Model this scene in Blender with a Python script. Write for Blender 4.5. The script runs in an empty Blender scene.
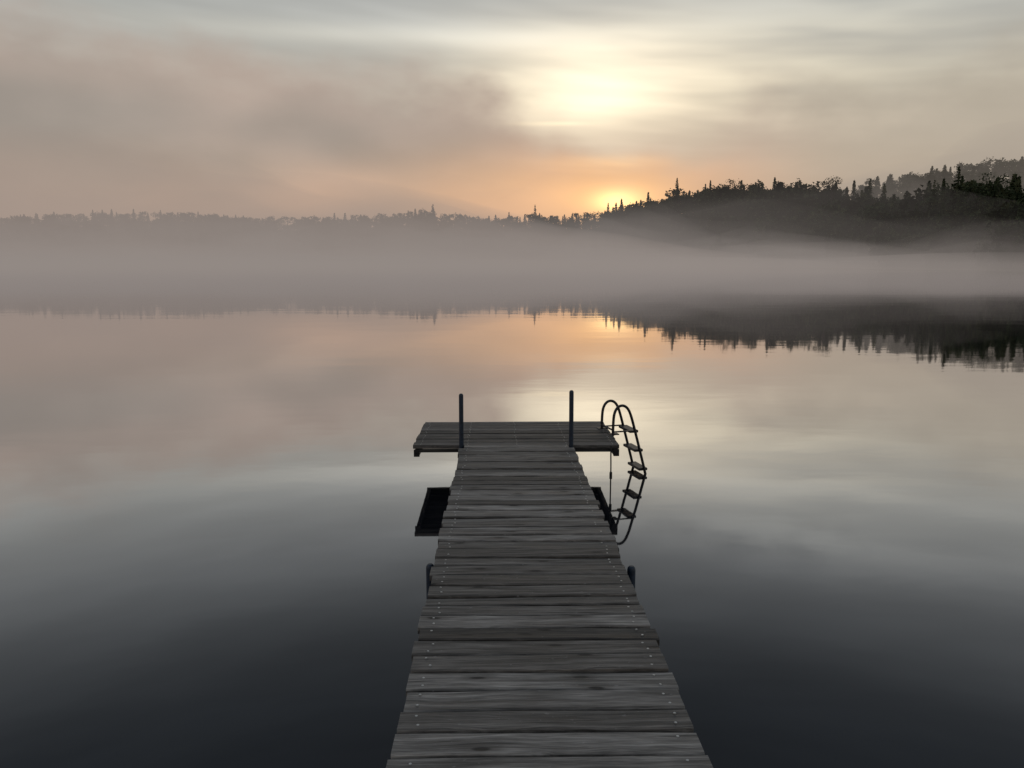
import bpy, math, random
import numpy as np
from mathutils import Vector, noise as mnoise
random.seed(7); rng=np.random.default_rng(11)
sc=bpy.context.scene
sc.view_settings.view_transform='Standard'; sc.view_settings.look='None'; sc.view_settings.exposure=0
def link(o): sc.collection.objects.link(o); return o
CAMZ=2.25
SUN_AZ=math.radians(8.3); SUN_EL=math.radians(1.2)

# ---------------------------------------------------------------- node helper
class G:
    def __init__(s,nt): s.nt=nt; s.n=nt.nodes; s.l=nt.links
    def put(s,sock,v):
        if isinstance(v,bpy.types.NodeSocket): s.l.new(v,sock)
        else: sock.default_value=v
    def m(s,op,a,b=None,c=None,clamp=False):
        n=s.n.new('ShaderNodeMath'); n.operation=op; n.use_clamp=clamp
        s.put(n.inputs[0],a)
        if b is not None: s.put(n.inputs[1],b)
        if c is not None: s.put(n.inputs[2],c)
        return n.outputs[0]
    def mr(s,v,a,b,c=0.,d=1.,t='SMOOTHSTEP'):
        n=s.n.new('ShaderNodeMapRange'); n.interpolation_type=t
        s.put(n.inputs[0],v)
        for i,x in enumerate((a,b,c,d)): s.put(n.inputs[i+1],x)
        return n.outputs[0]
    def xyz(s,x,y,z):
        n=s.n.new('ShaderNodeCombineXYZ')
        for i,v in enumerate((x,y,z)): s.put(n.inputs[i],v)
        return n.outputs[0]
    def sep(s,v):
        n=s.n.new('ShaderNodeSeparateXYZ'); s.l.new(v,n.inputs[0]); return n.outputs
    def noise(s,v,scale=1,detail=4,rough=.5,dist=0):
        n=s.n.new('ShaderNodeTexNoise'); s.l.new(v,n.inputs['Vector'])
        n.inputs['Scale'].default_value=scale; n.inputs['Detail'].default_value=detail
        n.inputs['Roughness'].default_value=rough; n.inputs['Distortion'].default_value=dist
        return n.outputs[0]
    def ramp(s,f,stops,interp='LINEAR'):
        n=s.n.new('ShaderNodeValToRGB'); s.put(n.inputs[0],f); r=n.color_ramp; r.interpolation=interp
        while len(r.elements)<len(stops): r.elements.new(.5)
        for e,(p,c) in zip(r.elements,stops):
            e.position=p; e.color=(*c,1) if isinstance(c,tuple) else (c,c,c,1)
        return n.outputs[0]
    def mix(s,f,a,b,mode='MIX'):
        n=s.n.new('ShaderNodeMix'); n.data_type='RGBA'; n.blend_type=mode
        s.put(n.inputs[0],f)
        for i,v in ((6,a),(7,b)):
            if isinstance(v,tuple): v=(*v,1)
            s.put(n.inputs[i],v)
        return n.outputs[2]
    def mapping(s,v,scale):
        n=s.n.new('ShaderNodeMapping'); s.l.new(v,n.inputs[0]); n.inputs['Scale'].default_value=scale; return n.outputs[0]
    def bump(s,h,st,d):
        n=s.n.new('ShaderNodeBump'); s.l.new(h,n.inputs['Height']); n.inputs['Strength'].default_value=st; n.inputs['Distance'].default_value=d
        return n.outputs[0]
def newmat(name):
    m=bpy.data.materials.new(name); m.use_nodes=True; nt=m.node_tree; nt.nodes.clear(); g=G(nt)
    o=nt.nodes.new('ShaderNodeOutputMaterial'); return m,g,o
def principled(g,o):
    p=g.n.new('ShaderNodeBsdfPrincipled'); g.l.new(p.outputs[0],o.inputs[0]); return p

# ---------------------------------------------------------------- world (sky)
w=bpy.data.worlds.new("World"); sc.world=w; w.use_nodes=True; nt=w.node_tree; nt.nodes.clear(); g=G(nt)
try: w.cycles.sampling_method='MANUAL'; w.cycles.sample_map_resolution=512
except Exception: pass
tc=g.n.new('ShaderNodeTexCoord'); X,Y,Z=g.sep(tc.outputs['Generated'])
D=180/math.pi
el=g.m('MULTIPLY',g.m('ARCSINE',Z),D); az=g.m('MULTIPLY',g.m('ARCTAN2',X,Y),D)
def gauss(a0,sa,e0,se):
    a=g.m('DIVIDE',g.m('SUBTRACT',az,a0),sa); a=g.m('MULTIPLY',a,a)
    e=g.m('DIVIDE',g.m('SUBTRACT',el,e0),se)
    return g.m('EXPONENT',g.m('MULTIPLY',g.m('MULTIPLY_ADD',e,e,a),-1.))
def addc(base,f,c):
    return g.mix(1.,base,g.mix(f,(0,0,0),c),'ADD')
up=g.ramp(g.m('DIVIDE',el,90.),[(0,(.56,.43,.32)),(.07,(.53,.43,.34)),(.12,(.47,.435,.37)),(.17,(.455,.46,.435)),(.22,(.38,.395,.395)),(.33,(.23,.26,.285)),(.7,(.20,.24,.29)),(1,(.2,.24,.29))])
n_str=g.noise(g.xyz(g.m('MULTIPLY',az,.045),g.m('ADD',g.m('MULTIPLY',el,.33),g.m('MULTIPLY',az,.02)),0.3),1.,3,.55)
n_big=g.noise(g.xyz(g.m('MULTIPLY',az,.05),g.m('MULTIPLY',el,.12),4.7),1.,2,.5)
n_w=g.noise(g.xyz(g.m('MULTIPLY',az,.11),g.m('MULTIPLY',el,.20),1.7),1.,4,.52)
up=g.mix(1.,up,g.ramp(n_str,[(.3,.87),(.5,1.0),(.7,1.15)]),'MULTIPLY')
gl=g.m('MULTIPLY',gauss(6.5,9.,12.,3.4),g.mr(n_str,.25,.65,.6,1.25))
up=addc(up,gl,(.52,.42,.27))
up=addc(up,gauss(6.8,5.,11.2,2.2),(.38,.34,.24))
up=addc(up,g.m('MULTIPLY',gauss(22.,16.,12.5,4.),g.mr(n_str,.35,.65,.2,1.)),(.20,.17,.10))
up=addc(up,gauss(-6,16.,14.6,.7),(.17,.16,.13))
up=addc(up,g.m('MULTIPLY',gauss(21,10.,18.6,1.5),g.mr(n_w,.3,.55)),(.20,.20,.18))
up=addc(up,g.m('MULTIPLY',gauss(3.6,3.0,9.3,.14),g.mr(n_w,.3,.6)),(.3,.24,.12))
azn=g.mr(az,-40.,40.,0.,1.,'LINEAR')
def pa(a): return (a+40)/80
edge=g.m('MULTIPLY',g.ramp(azn,[(0,.74),(pa(-31),.71),(pa(-19),.66),(pa(-7),.60),(pa(-1),.53),(pa(3.5),.39),(pa(8),.27),(pa(12),.38),(pa(18),.49),(pa(28),.54),(pa(35),.58)],'EASE'),20.)
mk=g.m('ADD',g.m('SUBTRACT',edge,el),g.m('MULTIPLY',g.m('SUBTRACT',n_w,.5),9.))
mask=g.mr(mk,-2.4,2.2)
mask=g.m('MULTIPLY',mask,g.mr(el,18,25,1.,0.))
low=g.mr(el,8.5,2.5)
bank=g.mix(low,g.mix(g.mr(n_big,.35,.65),(.32,.28,.248),(.46,.37,.315)),g.mix(g.mr(n_big,.3,.7),(.49,.36,.28),(.76,.48,.32)))
bank=g.mix(g.mr(az,12,24),bank,g.mix(low,(.43,.38,.31),(.38,.325,.265)))
bank=g.mix(1.,bank,g.ramp(n_w,[(.3,1.07),(.7,.92)]),'MULTIPLY')
bank=addc(bank,gauss(6.0,10.,4.4,3.2),(.38,.15,.0))
mask=g.m('MULTIPLY',mask,g.mr(az,10,20,.95,.78))
sky=g.mix(mask,up,bank)
sky=addc(sky,g.m('MULTIPLY',gauss(7.6,4.2,6.6,.5),g.mr(n_str,.3,.6)),(.40,.22,.06))
sky=addc(sky,g.m('MULTIPLY',gauss(8.2,1.5,4.1,.7),g.mr(n_w,.3,.6,.7,1.)),(1.2,.8,.30))
sky=addc(sky,gauss(8.2,4.0,4.1,1.7),(.38,.20,.04))
ns=g.n.new('ShaderNodeTexSky'); ns.sky_type='NISHITA'; ns.sun_disc=False; ns.sun_elevation=SUN_EL; ns.sun_rotation=SUN_AZ
b1=g.n.new('ShaderNodeBackground'); g.l.new(sky,b1.inputs[0]); b1.inputs[1].default_value=.98
b2=g.n.new('ShaderNodeBackground'); g.l.new(ns.outputs[0],b2.inputs[0]); b2.inputs[1].default_value=.006
ad=g.n.new('ShaderNodeAddShader'); g.l.new(b1.outputs[0],ad.inputs[0]); g.l.new(b2.outputs[0],ad.inputs[1])
wo=g.n.new('ShaderNodeOutputWorld'); g.l.new(ad.outputs[0],wo.inputs[0])

sd=Vector((math.sin(SUN_AZ)*math.cos(SUN_EL),math.cos(SUN_AZ)*math.cos(SUN_EL),math.sin(SUN_EL)))
sl=bpy.data.lights.new("sun","SUN"); sl.energy=.2; sl.angle=math.radians(1); sl.color=(1,.72,.45)
so=link(bpy.data.objects.new("sun",sl)); so.rotation_euler=(-sd).to_track_quat('-Z','Y').to_euler(); so.location=sd*50

# ---------------------------------------------------------------- camera
cd=bpy.data.cameras.new("camera"); cam=link(bpy.data.objects.new("camera",cd)); sc.camera=cam
cd.lens=28.27; cd.sensor_width=36; cd.clip_end=20000; cd.clip_start=.05
cam.location=(-.171,0,CAMZ); cam.rotation_euler=(math.radians(90-8.63),0,math.radians(-.926))

# ---------------------------------------------------------------- materials
def wood(name,tint,dark=1.):
    m,g,o=newmat(name); p=principled(g,o)
    tc=g.n.new('ShaderNodeTexCoord'); ge=g.n.new('ShaderNodeNewGeometry'); ri=ge.outputs['Random Per Island']
    x,y,z=g.sep(tc.outputs['Object'])
    off=g.m('MULTIPLY',ri,37.)
    v=g.xyz(g.m('ADD',x,off),g.m('ADD',y,off),z)
    wob=g.m('MULTIPLY',g.noise(g.mapping(v,(2.5,6,1)),1,2,.5),.05)
    v=g.xyz(g.m('ADD',x,off),g.m('ADD',g.m('ADD',y,off),wob),z)
    grain=g.noise(g.mapping(v,(1.8,40,20)),1,5,.62,.3)
    fine=g.noise(g.mapping(v,(7,210,60)),1,3,.6)
    blot=g.noise(g.mapping(v,(2.4,7,7)),1,4,.6)
    spk=g.noise(g.mapping(v,(30,60,60)),1,3,.6)
    vo=g.n.new('ShaderNodeTexVoronoi'); vo.voronoi_dimensions='2D'; g.l.new(g.mapping(v,(2.6,8.0,1)),vo.inputs['Vector']); vo.inputs['Scale'].default_value=1
    vd=vo.outputs['Distance']; vr=g.sep(vo.outputs['Color'])[0]
    on=g.m('GREATER_THAN',vr,.66)
    knot=g.m('MULTIPLY',g.mr(vd,.05,.12,1,0),on)
    ring=g.m('MULTIPLY',g.mr(vd,.12,.30,1,0),on)
    c=g.ramp(grain,[(.28,(.045,.042,.04)),(.42,(.115,.110,.106)),(.55,(.185,.178,.172)),(.75,(.31,.30,.29))])
    c=g.mix(1,c,g.ramp(ri,[(0,(.38,.36,.34)),(.25,(.74,.71,.68)),(.6,(1.02,1.0,.98)),(1,(1.7,1.68,1.66))]),'MULTIPLY')
    c=g.mix(1,c,g.ramp(blot,[(.3,.55),(.52,1.0),(.72,1.4)]),'MULTIPLY')
    c=g.mix(1,c,g.ramp(fine,[(.38,.6),(.6,1.12)]),'MULTIPLY')
    c=g.mix(g.m('MULTIPLY',g.mr(spk,.66,.72),.3),c,(.4,.4,.4))
    c=g.mix(g.m('MULTIPLY',ring,.45),c,(.05,.043,.038))
    c=g.mix(g.m('MULTIPLY',knot,.9),c,(.014,.012,.010))
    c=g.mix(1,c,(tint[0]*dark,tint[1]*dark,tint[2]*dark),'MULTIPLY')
    g.l.new(c,p.inputs['Base Color'])
    g.l.new(g.mr(blot,.3,.7,.48,.75,'LINEAR'),p.inputs['Roughness'])
    p.inputs['Specular IOR Level'].default_value=.35
    h=g.m('ADD',g.m('MULTIPLY',grain,.8),g.m('MULTIPLY',fine,.4)); h=g.m('SUBTRACT',h,g.m('MULTIPLY',knot,.3))
    g.l.new(g.bump(h,.9,.004),p.inputs['Normal'])
    return m
M_wood=wood("weathered_wood",(1.,.965,.935),1.03)
M_woodp=wood("weathered_wood_platform",(1.,.95,.92),.70)
M_beam=wood("dark_beam",(1.,.95,.9),.15)  # same wood, evenly darkened for the frame beams
def simple(name,col,rough,metal=0,ns=30,var=.4):
    m,g,o=newmat(name); p=principled(g,o); tc=g.n.new('ShaderNodeTexCoord')
    n=g.noise(tc.outputs['Object'],ns,4,.6)
    g.l.new(g.mix(1,col,g.ramp(n,[(.3,1-var),(.7,1+var)]),'MULTIPLY'),p.inputs['Base Color'])
    p.inputs['Roughness'].default_value=rough; p.inputs['Metallic'].default_value=metal
    g.l.new(g.bump(n,.3,.002),p.inputs['Normal'])
    return m
M_post=simple("blue_painted_pipe",(.012,.024,.045),.5)
M_dark=simple("dark_iron",(.02,.02,.022),.5,.3)
M_screw=simple("galvanised_screw",(.5,.5,.49),.4,.5)
M_rope=simple("wet_rope",(.03,.028,.025),.9)
M_lad=simple("ladder_pipe",(.02,.02,.022),.45,.3)

# ---------------------------------------------------------------- mesh helpers
def mesh_obj(name,verts,faces,mat,parent=None,smooth=False):
    me=bpy.data.meshes.new(name); me.from_pydata([tuple(v) for v in verts],[],faces); me.validate(); me.update()
    if smooth: me.polygons.foreach_set('use_smooth',[True]*len(me.polygons))
    me.materials.append(mat); o=link(bpy.data.objects.new(name,me)); o.parent=parent; return o
class MB:
    def __init__(s): s.v=[]; s.f=[]
    def plank(s,x0,x1,y0,y1,z0,z1,ch=.004,seg=8,warp=.0,skew=0.):
        b=len(s.v); ph=random.uniform(0,6.28); cup=random.uniform(-.0015,.003)
        prof=[(y0+ch,z0),(y1-ch,z0),(y1,z0+ch),(y1,z1-ch),(y1-ch,z1),((y0+y1)/2,z1-cup),(y0+ch,z1),(y0,z1-ch),(y0,z0+ch)]
        n=len(prof)
        for i in range(seg+1):
            t=i/seg; x=x0+(x1-x0)*t
            dz=warp*math.sin(t*3.2+ph); dy=skew*(t-.5)+.0022*math.sin(t*9+ph*2)
            for (y,z) in prof: s.v.append((x,y+dy,z+dz))
        for i in range(seg):
            for j in range(n):
                a=b+i*n+j; c=b+i*n+(j+1)%n
                s.f.append((a,a+n,c+n,c))
        s.f.append(tuple(b+j for j in range(n))); s.f.append(tuple(b+seg*n+j for j in reversed(range(n))))
    def box(s,x0,x1,y0,y1,z0,z1,ch=.006):
        b=len(s.v)
        prof=[(x0+ch,z0),(x0,z0+ch),(x0,z1-ch),(x0+ch,z1),(x1-ch,z1),(x1,z1-ch),(x1,z0+ch),(x1-ch,z0)]; n=8
        for y in (y0,y1):
            for x,z in prof: s.v.append((x,y,z))
        for j in range(n):
            a=b+j; c=b+(j+1)%n; s.f.append((a,c,c+n,a+n))
        s.f.append(tuple(b+j for j in reversed(range(n)))); s.f.append(tuple(b+n+j for j in range(n)))
    def cyl(s,x,y,z0,z1,r,n=14,dome=False,lean=(0,0)):
        rings=[(z0,r),(z1,r)]
        if dome: rings+=[(z1+r*.5,r*.87),(z1+r*.87,r*.5)]
        b=len(s.v)
        for (z,rr) in rings:
            k=(z-z0)/(z1-z0)
            for i in range(n):
                a=2*math.pi*i/n; s.v.append((x+lean[0]*k+rr*math.cos(a),y+lean[1]*k+rr*math.sin(a),z))
        for k in range(len(rings)-1):
            for i in range(n):
                a=b+k*n+i; c=b+k*n+(i+1)%n; s.f.append((a,c,c+n,a+n))
        s.f.append(tuple(b+i for i in reversed(range(n)))); t=b+(len(rings)-1)*n; s.f.append(tuple(t+i for i in range(n)))
def tube(name,pts,r,mat,parent,cyc=False):
    cu=bpy.data.curves.new(name,'CURVE'); cu.dimensions='3D'; cu.bevel_depth=r; cu.bevel_resolution=4; cu.use_fill_caps=True; cu.resolution_u=8
    sp=cu.splines.new('NURBS'); sp.points.add(len(pts)-1)
    for p,q in zip(sp.points,pts): p.co=(*q,1)
    sp.order_u=3; sp.use_endpoint_u=True
    cu.materials.append(mat); o=link(bpy.data.objects.new(name,cu)); o.parent=parent; return o

# ---------------------------------------------------------------- dock
dock=link(bpy.data.objects.new("wooden_dock",None)); dock.location=(0,0,.601); dock.rotation_euler=(-.01726,0,0)
HW=.55; T=.038
P0,P1=7.74,9.04; PW=1.015
pb=MB(); screws=MB(); y=-3.2
while y<P0-.03:
    wd=random.choice([.132,.128,.135,.112,.126,.090]) if random.random()<.8 else .14
    if y+wd>7.55: wd=(P0-.006-y) if (P0-.006-y)<.15 else (P0-.016-y)/2
    dz=random.uniform(-.006,.006)
    a=-HW+random.uniform(-.014,.010); b=HW+random.uniform(-.010,.014)
    if y+wd>7.66: a,b=-.512,.506
    pb.plank(a,b,y,y+wd,dz-T,dz,.006,10,.0025,random.uniform(-.010,.010) if y<7.4 else 0)
    for sx in (-.48,.48):
        for f in (.25,.75):
            if random.random()<.93:
                screws.cyl(sx+random.uniform(-.012,.012),y+wd*f+random.uniform(-.006,.006),dz-.002,dz+.0022,.0055,8)
    y+=wd+random.uniform(.011,.021)
mesh_obj("deck_planks",pb.v,pb.f,M_wood,dock)
pp=MB(); y=P0
while y<P1-.05:
    wd=.135+random.uniform(-.004,.004)
    if P1-(y+wd)<.05: wd=P1-y
    dz=random.uniform(-.003,.003)
    pp.plank(-PW+random.uniform(-.006,.006),PW+random.uniform(-.006,.006),y,y+wd,dz-T,dz,.005,10,.002,random.uniform(-.005,.005))
    for sx in (-.95,-.49,.0,.49,.95):
        for f in (.25,.75): screws.cyl(sx+random.uniform(-.01,.01),y+wd*f,dz-.002,dz+.0022,.0045,8)
    y+=wd+random.uniform(.011,.017)
mesh_obj("platform_planks",pp.v,pp.f,M_woodp,dock)
mesh_obj("screws",screws.v,screws.f,M_screw,dock)
sb=MB()
for x in (-.50,0,.46): sb.box(x,x+.04,-3.1,P0-.11,-T-.145,-T-.007)
for yy in np.arange(-2.5,7.6,1.25): sb.plank(-.455,-.005,yy,yy+.04,-T-.14,-T-.012)
for yy in np.arange(-2.5,7.6,1.25): sb.plank(.045,.455,yy,yy+.04,-T-.14,-T-.012)
for x in (-1.0,-.5,-.02,.46,.96): sb.box(x,x+.04,P0+.045,P1-.045,-T-.08,-T-.006)
sb.plank(-1.005,1.005,P0+.002,P0+.042,-T-.035,-T-.006); sb.plank(-1.005,1.005,P1-.042,P1-.002,-T-.08,-T-.006)
for x0 in (-1.012,.955):
    sb.box(x0,x0+.057,P0-.012,P0+.0,-T-.075,-T-.005,.003)
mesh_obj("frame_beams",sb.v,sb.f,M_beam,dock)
po=MB()
po.cyl(-.545,P0-.042,-1.3,.50,.022,16,True,(.004,0)); po.cyl(.536,P0-.042,-1.3,.53,.022,16,True,(-.004,0))
mesh_obj("pipe_posts",po.v,po.f,M_post,dock,False)
ps=MB()
ps.cyl(-.588,4.62,-1.3,-.085,.025,16,True); ps.cyl(.612,4.55,-1.3,-.08,.025,16,True)
for yy in (1.4,-1.8):
    for s in (-1,1): ps.cyl(s*.53,yy,-1.5,-.19,.03,12)
for s in (-.4,.4): ps.cyl(s,P1-.25,-1.3,-.12,.024,12)
mesh_obj("support_posts",ps.v,ps.f,M_post,dock)

rope=link(bpy.data.objects.new("mooring_rope",None))
tube("strand",[(.93,7.715,.46),(.925,7.70,.40),(.93,7.705,.25),(.928,7.70,.12),(.93,7.705,-.2)],.007,M_rope,rope)
kb=MB(); kb.cyl(.93,7.705,.13,.19,.014,10,True); mesh_obj("knot",kb.v,kb.f,M_rope,rope)

# ---------------------------------------------------------------- ladder
lad=link(bpy.data.objects.new("swim_ladder",None)); lad.location=(.985,8.42,0); lad.rotation_euler=(0,0,math.radians(15))
prof=[(0,.44),(0,.60),(.015,.70),(.06,.755),(.12,.76),(.17,.72),(.205,.64),(.26,.45),(.325,.22),(.385,.0),(.46,-.3),(.56,-.7)]
HWL=.155
for i,s in enumerate((-1,1)): tube("rail_%d"%(i+1),[(x,s*HWL,z) for x,z in prof],.0145,M_lad,lad)
def ox(z):
    for (x0,z0),(x1,z1) in zip(prof[5:],prof[6:]):
        if z<=z0 and z>=z1: return x0+(x1-x0)*(z0-z)/(z0-z1)
    return .3
tb=MB()
for z in (.47,.26,.05,-.18):
    x=ox(z); tb.box(x-.06,x+.04,-HWL+.01,HWL-.01,z-.014,z+.014,.005)
mesh_obj("treads",tb.v,tb.f,M_lad,lad)
tube("cross_bar",[(0.0,-HWL,.50),(0.0,0,.50),(0.0,HWL,.50)],.010,M_lad,lad)
bp=MB()
for s in (-1,1):
    bp.box(-.05,.06,s*HWL-.03,s*HWL+.03,.452,.464,.003)
    bp.box(-.01,.26,s*HWL-.012,s*HWL+.012,.475,.487,.003)
mesh_obj("mounting_plates",bp.v,bp.f,M_lad,lad)

# ---------------------------------------------------------------- water
mw,g,o=newmat("lake_water")
tc=g.n.new('ShaderNodeTexCoord'); P=tc.outputs['Object']
h1=g.noise(g.mapping(P,(.30,.7,1)),1,2,.5); h2=g.noise(g.mapping(P,(2.2,4.5,1)),1,1,.5)
h=g.m('ADD',g.m('MULTIPLY',h1,1.),g.m('MULTIPLY',h2,.12))
nrm=g.bump(h,1.,.0032)
fr=g.n.new('ShaderNodeFresnel'); fr.inputs['IOR'].default_value=1.33
refl=g.ramp(fr.outputs[0],[(0,.02),(.05,.045),(.075,.09),(.134,.29),(.21,.58),(.35,.75),(.6,.86),(1,.96)])
gs=g.n.new('ShaderNodeBsdfGlossy'); gs.inputs['Roughness'].default_value=.03; g.l.new(nrm,gs.inputs['Normal']); gs.inputs['Color'].default_value=(.98,.98,1,1)
df=g.n.new('ShaderNodeBsdfDiffuse'); df.inputs['Color'].default_value=(.010,.0115,.016,1)
mx=g.n.new('ShaderNodeMixShader'); g.l.new(refl,mx.inputs[0]); g.l.new(df.outputs[0],mx.inputs[1]); g.l.new(gs.outputs[0],mx.inputs[2])
g.l.new(mx.outputs[0],o.inputs[0])
mesh_obj("lake_water",[(-6000,-6000,0),(6000,-6000,0),(6000,6000,0),(-6000,6000,0)],[(0,1,2,3)],mw)

# ---------------------------------------------------------------- terrain
mg,g,o=newmat("forest_floor"); tc=g.n.new('ShaderNodeTexCoord')
n=g.noise(tc.outputs['Object'],.15,3,.6); df=g.n.new('ShaderNodeBsdfDiffuse'); g.l.new(g.ramp(n,[(.3,(.018,.022,.012)),(.7,(.05,.055,.03))]),df.inputs[0]); g.l.new(df.outputs[0],o.inputs[0])
TAB=np.array([(-600,430,52),(-512,500,49),(-462,510,51),(-412,520,53),(-362,525,54),(-312,520,52),(-262,520,48),(-212,520,49),(-162,525,51),(-112,520,53),(-79,520,55),(-52,520,51),(-12,520,48),(23,510,52),(48,500,50),(78,490,52),(108,470,58),(128,450,62),(164,420,73),(188,400,75),(228,370,79),(268,340,78),(318,300,80),(348,280,72),(388,250,72),(418,235,76),(443,222,80),(478,205,83),(512,190,80),(600,170,88),(800,150,95)],float)
CX,CY=-.171,0.; YAW=math.radians(.926)
def shore(u): return np.interp(u,TAB[:,0],TAB[:,1])+6*np.sin(u*.045)+4*np.sin(u*.11+1)
def skyt(u): return np.interp(u,TAB[:,0],TAB[:,2])/804*.965
def treeh(u): return np.interp(u,[60,200,400],[13.,16.5,18.5])
def toxy(u,d):
    a=np.arctan(u/820.)+YAW
    L=d/np.cos(a-YAW)
    return CX+L*np.sin(a),CY+L*np.cos(a)
def sm(t): t=np.clip(t,0,1); return t*t*(3-2*t)
def ridge(u): 
    d=shore(u)+70
    return np.maximum(1.5,CAMZ+skyt(u)*d-treeh(u))
def ground(u,d,f=ridge,sh=shore,off=0):
    t=(d-sh(u))/75.
    g=-1+ (1+1.2)*sm(t*12)+ (f(u)-.2)*sm(t)
    return g
us=np.linspace(-800,900,240); ts=np.concatenate([np.linspace(-6,90,28),[130,200,400,900]])
V=[];F=[]
for i,u in enumerate(us):
    for t in ts:
        d=shore(u)+t; x,y=toxy(u,d); z=ground(u,d)+ (mnoise.noise(Vector((x*.08,y*.08,0)))*1.2 if t>4 else 0)
        if t>100: z-=(t-90)*.02
        V.append((x,y,z))
m_=len(ts)
for i in range(len(us)-1):
    for j in range(m_-1):
        a=i*m_+j; F.append((a,a+m_,a+m_+1,a+1))
mesh_obj("hill_terrain",V,F,mg,smooth=True)
def ridge2(u):
    return np.interp(u,[120,250,310,350,400,450,512,700],[3,16,34,41,46,52,55,58])
V=[];F=[]; us2=np.linspace(60,900,100); ts2=np.linspace(0,160,16)
for u in us2:
    for t in ts2:
        d=430+t; x,y=toxy(u,d); V.append((x,y,float(ridge2(u))*float(sm(t/90.))-3*(t>120)))
for i in range(len(us2)-1):
    for j in range(len(ts2)-1):
        a=i*len(ts2)+j; F.append((a,a+len(ts2),a+len(ts2)+1,a+1))
mesh_obj("distant_hill",V,F,mg,smooth=True)
V=[];F=[];nx,ny=40,20
for i in range(nx):
    for j in range(ny):
        x=-200+400*i/(nx-1); yy=-3-(j/(ny-1))**2*200
        V.append((x,yy,-.15+ .75*float(sm(np.array((-3-yy)/3.)))+.06*(-3-yy)+mnoise.noise(Vector((x*.1,yy*.1,3)))*.3*(j>0)))
for i in range(nx-1):
    for j in range(ny-1):
        a=i*ny+j; F.append((a,a+1,a+ny+1,a+ny))
mesh_obj("ground",V,F,mg,smooth=True)

# ---------------------------------------------------------------- trees
mf,g,o=newmat("foliage"); tc=g.n.new('ShaderNodeTexCoord')
n=g.noise(tc.outputs['Object'],.25,2,.65); c=g.ramp(n,[(.3,(.020,.028,.016)),(.5,(.042,.052,.028)),(.7,(.09,.095,.05))])
df=g.n.new('ShaderNodeBsdfDiffuse'); g.l.new(c,df.inputs[0]); g.l.new(df.outputs[0],o.inputs[0])
mb=simple("bark",(.05,.04,.033),.9,0,6,.4)
def trunk_tris(pts,rad):
    out=[]
    for k in range(len(pts)-1):
        for i in range(5):
            a0=2*math.pi*i/5;a1=2*math.pi*(i+1)/5
            def P(k,a): return (pts[k][0]+rad[k]*math.cos(a),pts[k][1]+rad[k]*math.sin(a),pts[k][2])
            out+= [(P(k,a0),P(k,a1),P(k+1,a1)),(P(k,a0),P(k+1,a1),P(k+1,a0))]
    return out
def conifer(h,r,seed,gap=.0,base=.1):
    R=random.Random(seed); out=[]
    tr=trunk_tris([(0,0,0),(0,0,h*.5),(0,0,h)],[h*.014,h*.009,.02])
    z=h*base; 
    while z<h*.985:
        t=(z/h-base)/(1-base); rr=r*((1-t)**.85)*(1 if t>.12 else .6+t*3.3)*R.uniform(.7,1.15)+.12
        nb=R.randint(5,7); a0=R.uniform(0,6.28)
        for b in range(nb):
            if R.random()<gap: continue
            a=a0+b*6.283/nb+R.uniform(-.3,.3); L=rr*R.uniform(.65,1.15); ca,sa=math.cos(a),math.sin(a)
            wdt=L*.22+.12; dr=L*R.uniform(.12,.4); zz=z+R.uniform(-.15,.15)
            tip=(ca*L,sa*L,zz-dr)
            mid=(ca*L*.55,sa*L*.55,zz-dr*.3)
            l=(mid[0]-sa*wdt,mid[1]+ca*wdt,mid[2]-.25); q=(mid[0]+sa*wdt,mid[1]-ca*wdt,mid[2]-.25)
            out+=[((0,0,zz+.15),l,tip),((0,0,zz+.15),tip,q)]
            for k in range(2):
                f=R.uniform(.35,1); x,y_=ca*L*f,sa*L*f; zc=zz-dr*f
                s=R.uniform(.15,.4)+L*.08
                out.append(((x-sa*s,y_+ca*s,zc+.05),(x+sa*s,y_-ca*s,zc+.05),(x+ca*s*.4,y_+sa*s*.4,zc-s*1.5)))
        z+=h*R.uniform(.026,.045)
    return np.array(tr),np.array(out)
def decid(h,r,seed,n=16,leaf=.55,per=26):
    R=random.Random(seed); out=[]; tr=trunk_tris([(0,0,0),(R.uniform(-.3,.3),0,h*.4),(R.uniform(-.6,.6),R.uniform(-.5,.5),h*.8)],[h*.016,h*.011,.04])
    for k in range(n):
        a=R.uniform(0,6.28); t=R.uniform(.22,.95); rr=r*math.sqrt(max(.05,1-((t-.55)/.5)**2))*R.uniform(.35,.95)
        c=(math.cos(a)*rr,math.sin(a)*rr,h*t); cr=r*R.uniform(.25,.5)
        zb=h*t*.6; tr+=trunk_tris([(0,0,zb),(c[0],c[1],c[2])],[.09,.03])[:6]
        for q in range(per):
            d=Vector((R.gauss(0,1),R.gauss(0,1),R.gauss(0,.8))).normalized()*cr*R.uniform(.45,1.05)
            p=Vector(c)+d; s=leaf*R.uniform(.5,1.2)
            u=Vector((R.gauss(0,1),R.gauss(0,1),R.gauss(0,1))).normalized(); v=u.orthogonal().normalized()
            out.append((tuple(p+u*s),tuple(p-u*s*.5+v*s*.7),tuple(p-u*s*.5-v*s*.7)))
    return np.array(tr),np.array(out)
CON=[conifer(1*13,2.6+.3*i,100+i,.08) for i in range(6)]
DEC=[decid(11,3.2+.2*i,200+i,16,.6,24) for i in range(7)]
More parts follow.
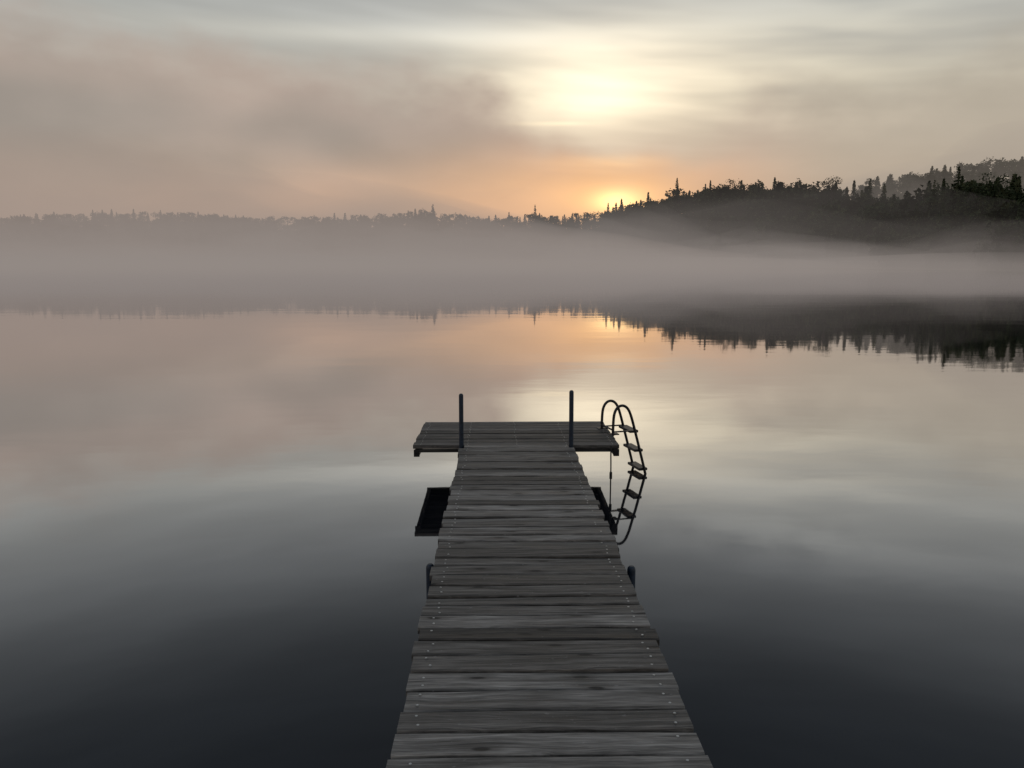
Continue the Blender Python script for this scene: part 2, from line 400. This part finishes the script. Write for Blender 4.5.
def build_forest(name,items):
    tt=[];ft=[]
    for (tpl,x,y,z,s,sz,rot) in items:
        for src,dst in ((tpl[0],tt),(tpl[1],ft)):
            c,sn=math.cos(rot),math.sin(rot)
            a=src.copy(); xx=a[...,0]*c-a[...,1]*sn; yy=a[...,0]*sn+a[...,1]*c
            a[...,0]=xx*s+x; a[...,1]=yy*s+y; a[...,2]=a[...,2]*sz+z; dst.append(a)
    tt=np.concatenate(tt); ft=np.concatenate(ft); al=np.concatenate([tt,ft]).astype(np.float32); n=len(al)
    me=bpy.data.meshes.new(name); me.vertices.add(n*3); me.vertices.foreach_set('co',al.reshape(-1))
    me.loops.add(n*3); me.loops.foreach_set('vertex_index',np.arange(n*3,dtype=np.int32))
    me.polygons.add(n); me.polygons.foreach_set('loop_start',np.arange(0,n*3,3,dtype=np.int32))
    me.materials.append(mb); me.materials.append(mf)
    mi=np.ones(n,dtype=np.int32); mi[:len(tt)]=0; me.polygons.foreach_set('material_index',mi)
    me.update(calc_edges=True); return link(bpy.data.objects.new(name,me))
items=[]
N=2200
for k in range(N):
    u=rng.uniform(-640,700) if k<1600 else rng.uniform(110,640)
    t=rng.choice([rng.uniform(2,25),rng.uniform(20,90),rng.uniform(50,84)]); d=shore(u)+t; x,y=toxy(u,d); z=float(ground(u,d))-.3
    pc=.22 if u<60 else (.42 if u<170 else .34)
    big=float(np.interp(u,[60,250],[1.,1.32]))
    s=rng.uniform(.68,1.06)*big
    if u>60 and rng.random()<.14: s*=1.22
    if u<60: s=rng.uniform(.75,.98)
    if t<20: s*=.78
    con=rng.random()<pc
    tree=CON[rng.integers(6)] if con else DEC[rng.integers(7)]
    items.append((tree,x,y,z,s*(rng.uniform(.85,1.1) if con else rng.uniform(1.0,1.3)),s,rng.uniform(0,6.28)))
for k in range(520):   # undergrowth along the crest
    u=rng.uniform(-640,640); d=shore(u)+rng.uniform(58,86); x,y=toxy(u,d); z=float(ground(u,d))-2.2
    s=rng.uniform(.5,.68); items.append((DEC[rng.integers(7)],x,y,z,s*1.8,s,rng.uniform(0,6.28)))
for k in range(46):    # emergent spruces breaking the skyline
    u=rng.uniform(105,640); dd=rng.uniform(22,70); d=shore(u)+dd; x,y=toxy(u,d)
    ztop=CAMZ+(float(skyt(u))+rng.uniform(-2,9)/804)*d; zg=float(ground(u,d))-.3; s=(ztop-zg)/13.
    if s>1.75: continue
    items.append((CON[rng.integers(6)],x,y,zg,min(s,1.3)*.85,s,rng.uniform(0,6.28)))
build_forest("distant_tree_line",items)
items=[]
for k in range(380):
    u=rng.uniform(190,700); t=rng.uniform(35,100); d=430+t; x,y=toxy(u,d); z=float(ridge2(u))*float(sm(t/90.))-.5
    tree=CON[rng.integers(6)] if rng.random()<.3 else DEC[rng.integers(7)]; s=rng.uniform(.8,1.25)
    items.append((tree,x,y,z,s*1.3,s,rng.uniform(0,6.28)))
build_forest("hazy_tree_line",items)
for i,(u,top,hh,rr,dd,gp,bs) in enumerate([(443,96,22,4.4,25,.2,.2),(164,85,18,3.2,60,.1,.1),(23,58,19,3.4,60,.1,.1),(-79,59,17,4.0,60,.2,.2),(-3,51,15,2.6,55,.1,.1),(96,60,15,2.2,60,.1,.1),(420,83,17,2.8,22,.3,.2),(512,88,20,3.2,20,.25,.2),(356,84,17,2.8,50,.2,.1)]):
    d=shore(u)+dd; x,y=toxy(u,d); ztop=CAMZ+top/804*.965*d
    o_=build_forest("pine_tree",[(conifer(hh,rr,500+i,gp,bs),0,0,0,1,1,i*1.3)]); o_.location=(x,y,ztop-hh)
for i,(u,top,hh,rr,dd) in enumerate([(478,93,18,5.2,24),(463,85,15,4.6,15),(220,83,16,5.,60),(318,84,15,5.,55),(-90,54,14,4.5,60)]):
    d=shore(u)+dd; x,y=toxy(u,d); ztop=CAMZ+top/804*.965*d
    o_=build_forest("birch_tree",[(decid(hh,rr,800+i,28,.5),0,0,0,1,1,i*1.3)]); o_.location=(x,y,ztop-hh)

# ---------------------------------------------------------------- mist (absorption + uniform emission, a built-in glow standing in for scattered skylight)
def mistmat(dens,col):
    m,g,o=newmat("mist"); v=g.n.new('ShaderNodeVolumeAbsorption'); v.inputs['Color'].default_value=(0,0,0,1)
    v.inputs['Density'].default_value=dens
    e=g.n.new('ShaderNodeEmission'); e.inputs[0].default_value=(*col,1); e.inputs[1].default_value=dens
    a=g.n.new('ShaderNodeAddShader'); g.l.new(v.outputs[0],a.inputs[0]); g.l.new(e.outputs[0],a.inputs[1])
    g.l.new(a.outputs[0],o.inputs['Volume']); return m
def mist(x0,x1,y0,y1,H,dens,seed,zb=.04,nx=40,ny=30,fx=.02,fy=.008,amp=.4,edge=.22,right=1.,col=(.285,.25,.23),lobe=25):
    V=[];F=[]
    for i in range(nx):
        for j in range(ny):
            s=i/(nx-1); t=j/(ny-1); x=x0+(x1-x0)*s; y=y0+(y1-y0)*t
            e=float(sm(np.array(min(s,1-s)/edge)))*float(sm(np.array(min(t,1-t)/edge)))
            nn=mnoise.fractal(Vector((x*fx,y*fy,seed*7.3)),1.,2.,2)
            yy=y+ nn*lobe*(1-t)
            rm=1+(right-1)*float(sm(np.array((x-20)/130.)))
            z=zb+.001+H*rm*e*max(.12,1+amp*nn*1.6)
            V.append((x,yy,z))
    n0=len(V)
    V+= [(a,b,zb) for a,b,c in V]
    for i in range(nx-1):
        for j in range(ny-1):
            a=i*ny+j; F.append((a,a+ny,a+ny+1,a+1)); F.append((n0+a,n0+a+1,n0+a+ny+1,n0+a+ny))
    B=[i*ny for i in range(nx)]+[(nx-1)*ny+j for j in range(1,ny)]+[i*ny+ny-1 for i in range(nx-2,-1,-1)]+[j for j in range(ny-2,0,-1)]
    for k in range(len(B)):
        a,b=B[k],B[(k+1)%len(B)]; F.append((a,n0+a,n0+b,b))
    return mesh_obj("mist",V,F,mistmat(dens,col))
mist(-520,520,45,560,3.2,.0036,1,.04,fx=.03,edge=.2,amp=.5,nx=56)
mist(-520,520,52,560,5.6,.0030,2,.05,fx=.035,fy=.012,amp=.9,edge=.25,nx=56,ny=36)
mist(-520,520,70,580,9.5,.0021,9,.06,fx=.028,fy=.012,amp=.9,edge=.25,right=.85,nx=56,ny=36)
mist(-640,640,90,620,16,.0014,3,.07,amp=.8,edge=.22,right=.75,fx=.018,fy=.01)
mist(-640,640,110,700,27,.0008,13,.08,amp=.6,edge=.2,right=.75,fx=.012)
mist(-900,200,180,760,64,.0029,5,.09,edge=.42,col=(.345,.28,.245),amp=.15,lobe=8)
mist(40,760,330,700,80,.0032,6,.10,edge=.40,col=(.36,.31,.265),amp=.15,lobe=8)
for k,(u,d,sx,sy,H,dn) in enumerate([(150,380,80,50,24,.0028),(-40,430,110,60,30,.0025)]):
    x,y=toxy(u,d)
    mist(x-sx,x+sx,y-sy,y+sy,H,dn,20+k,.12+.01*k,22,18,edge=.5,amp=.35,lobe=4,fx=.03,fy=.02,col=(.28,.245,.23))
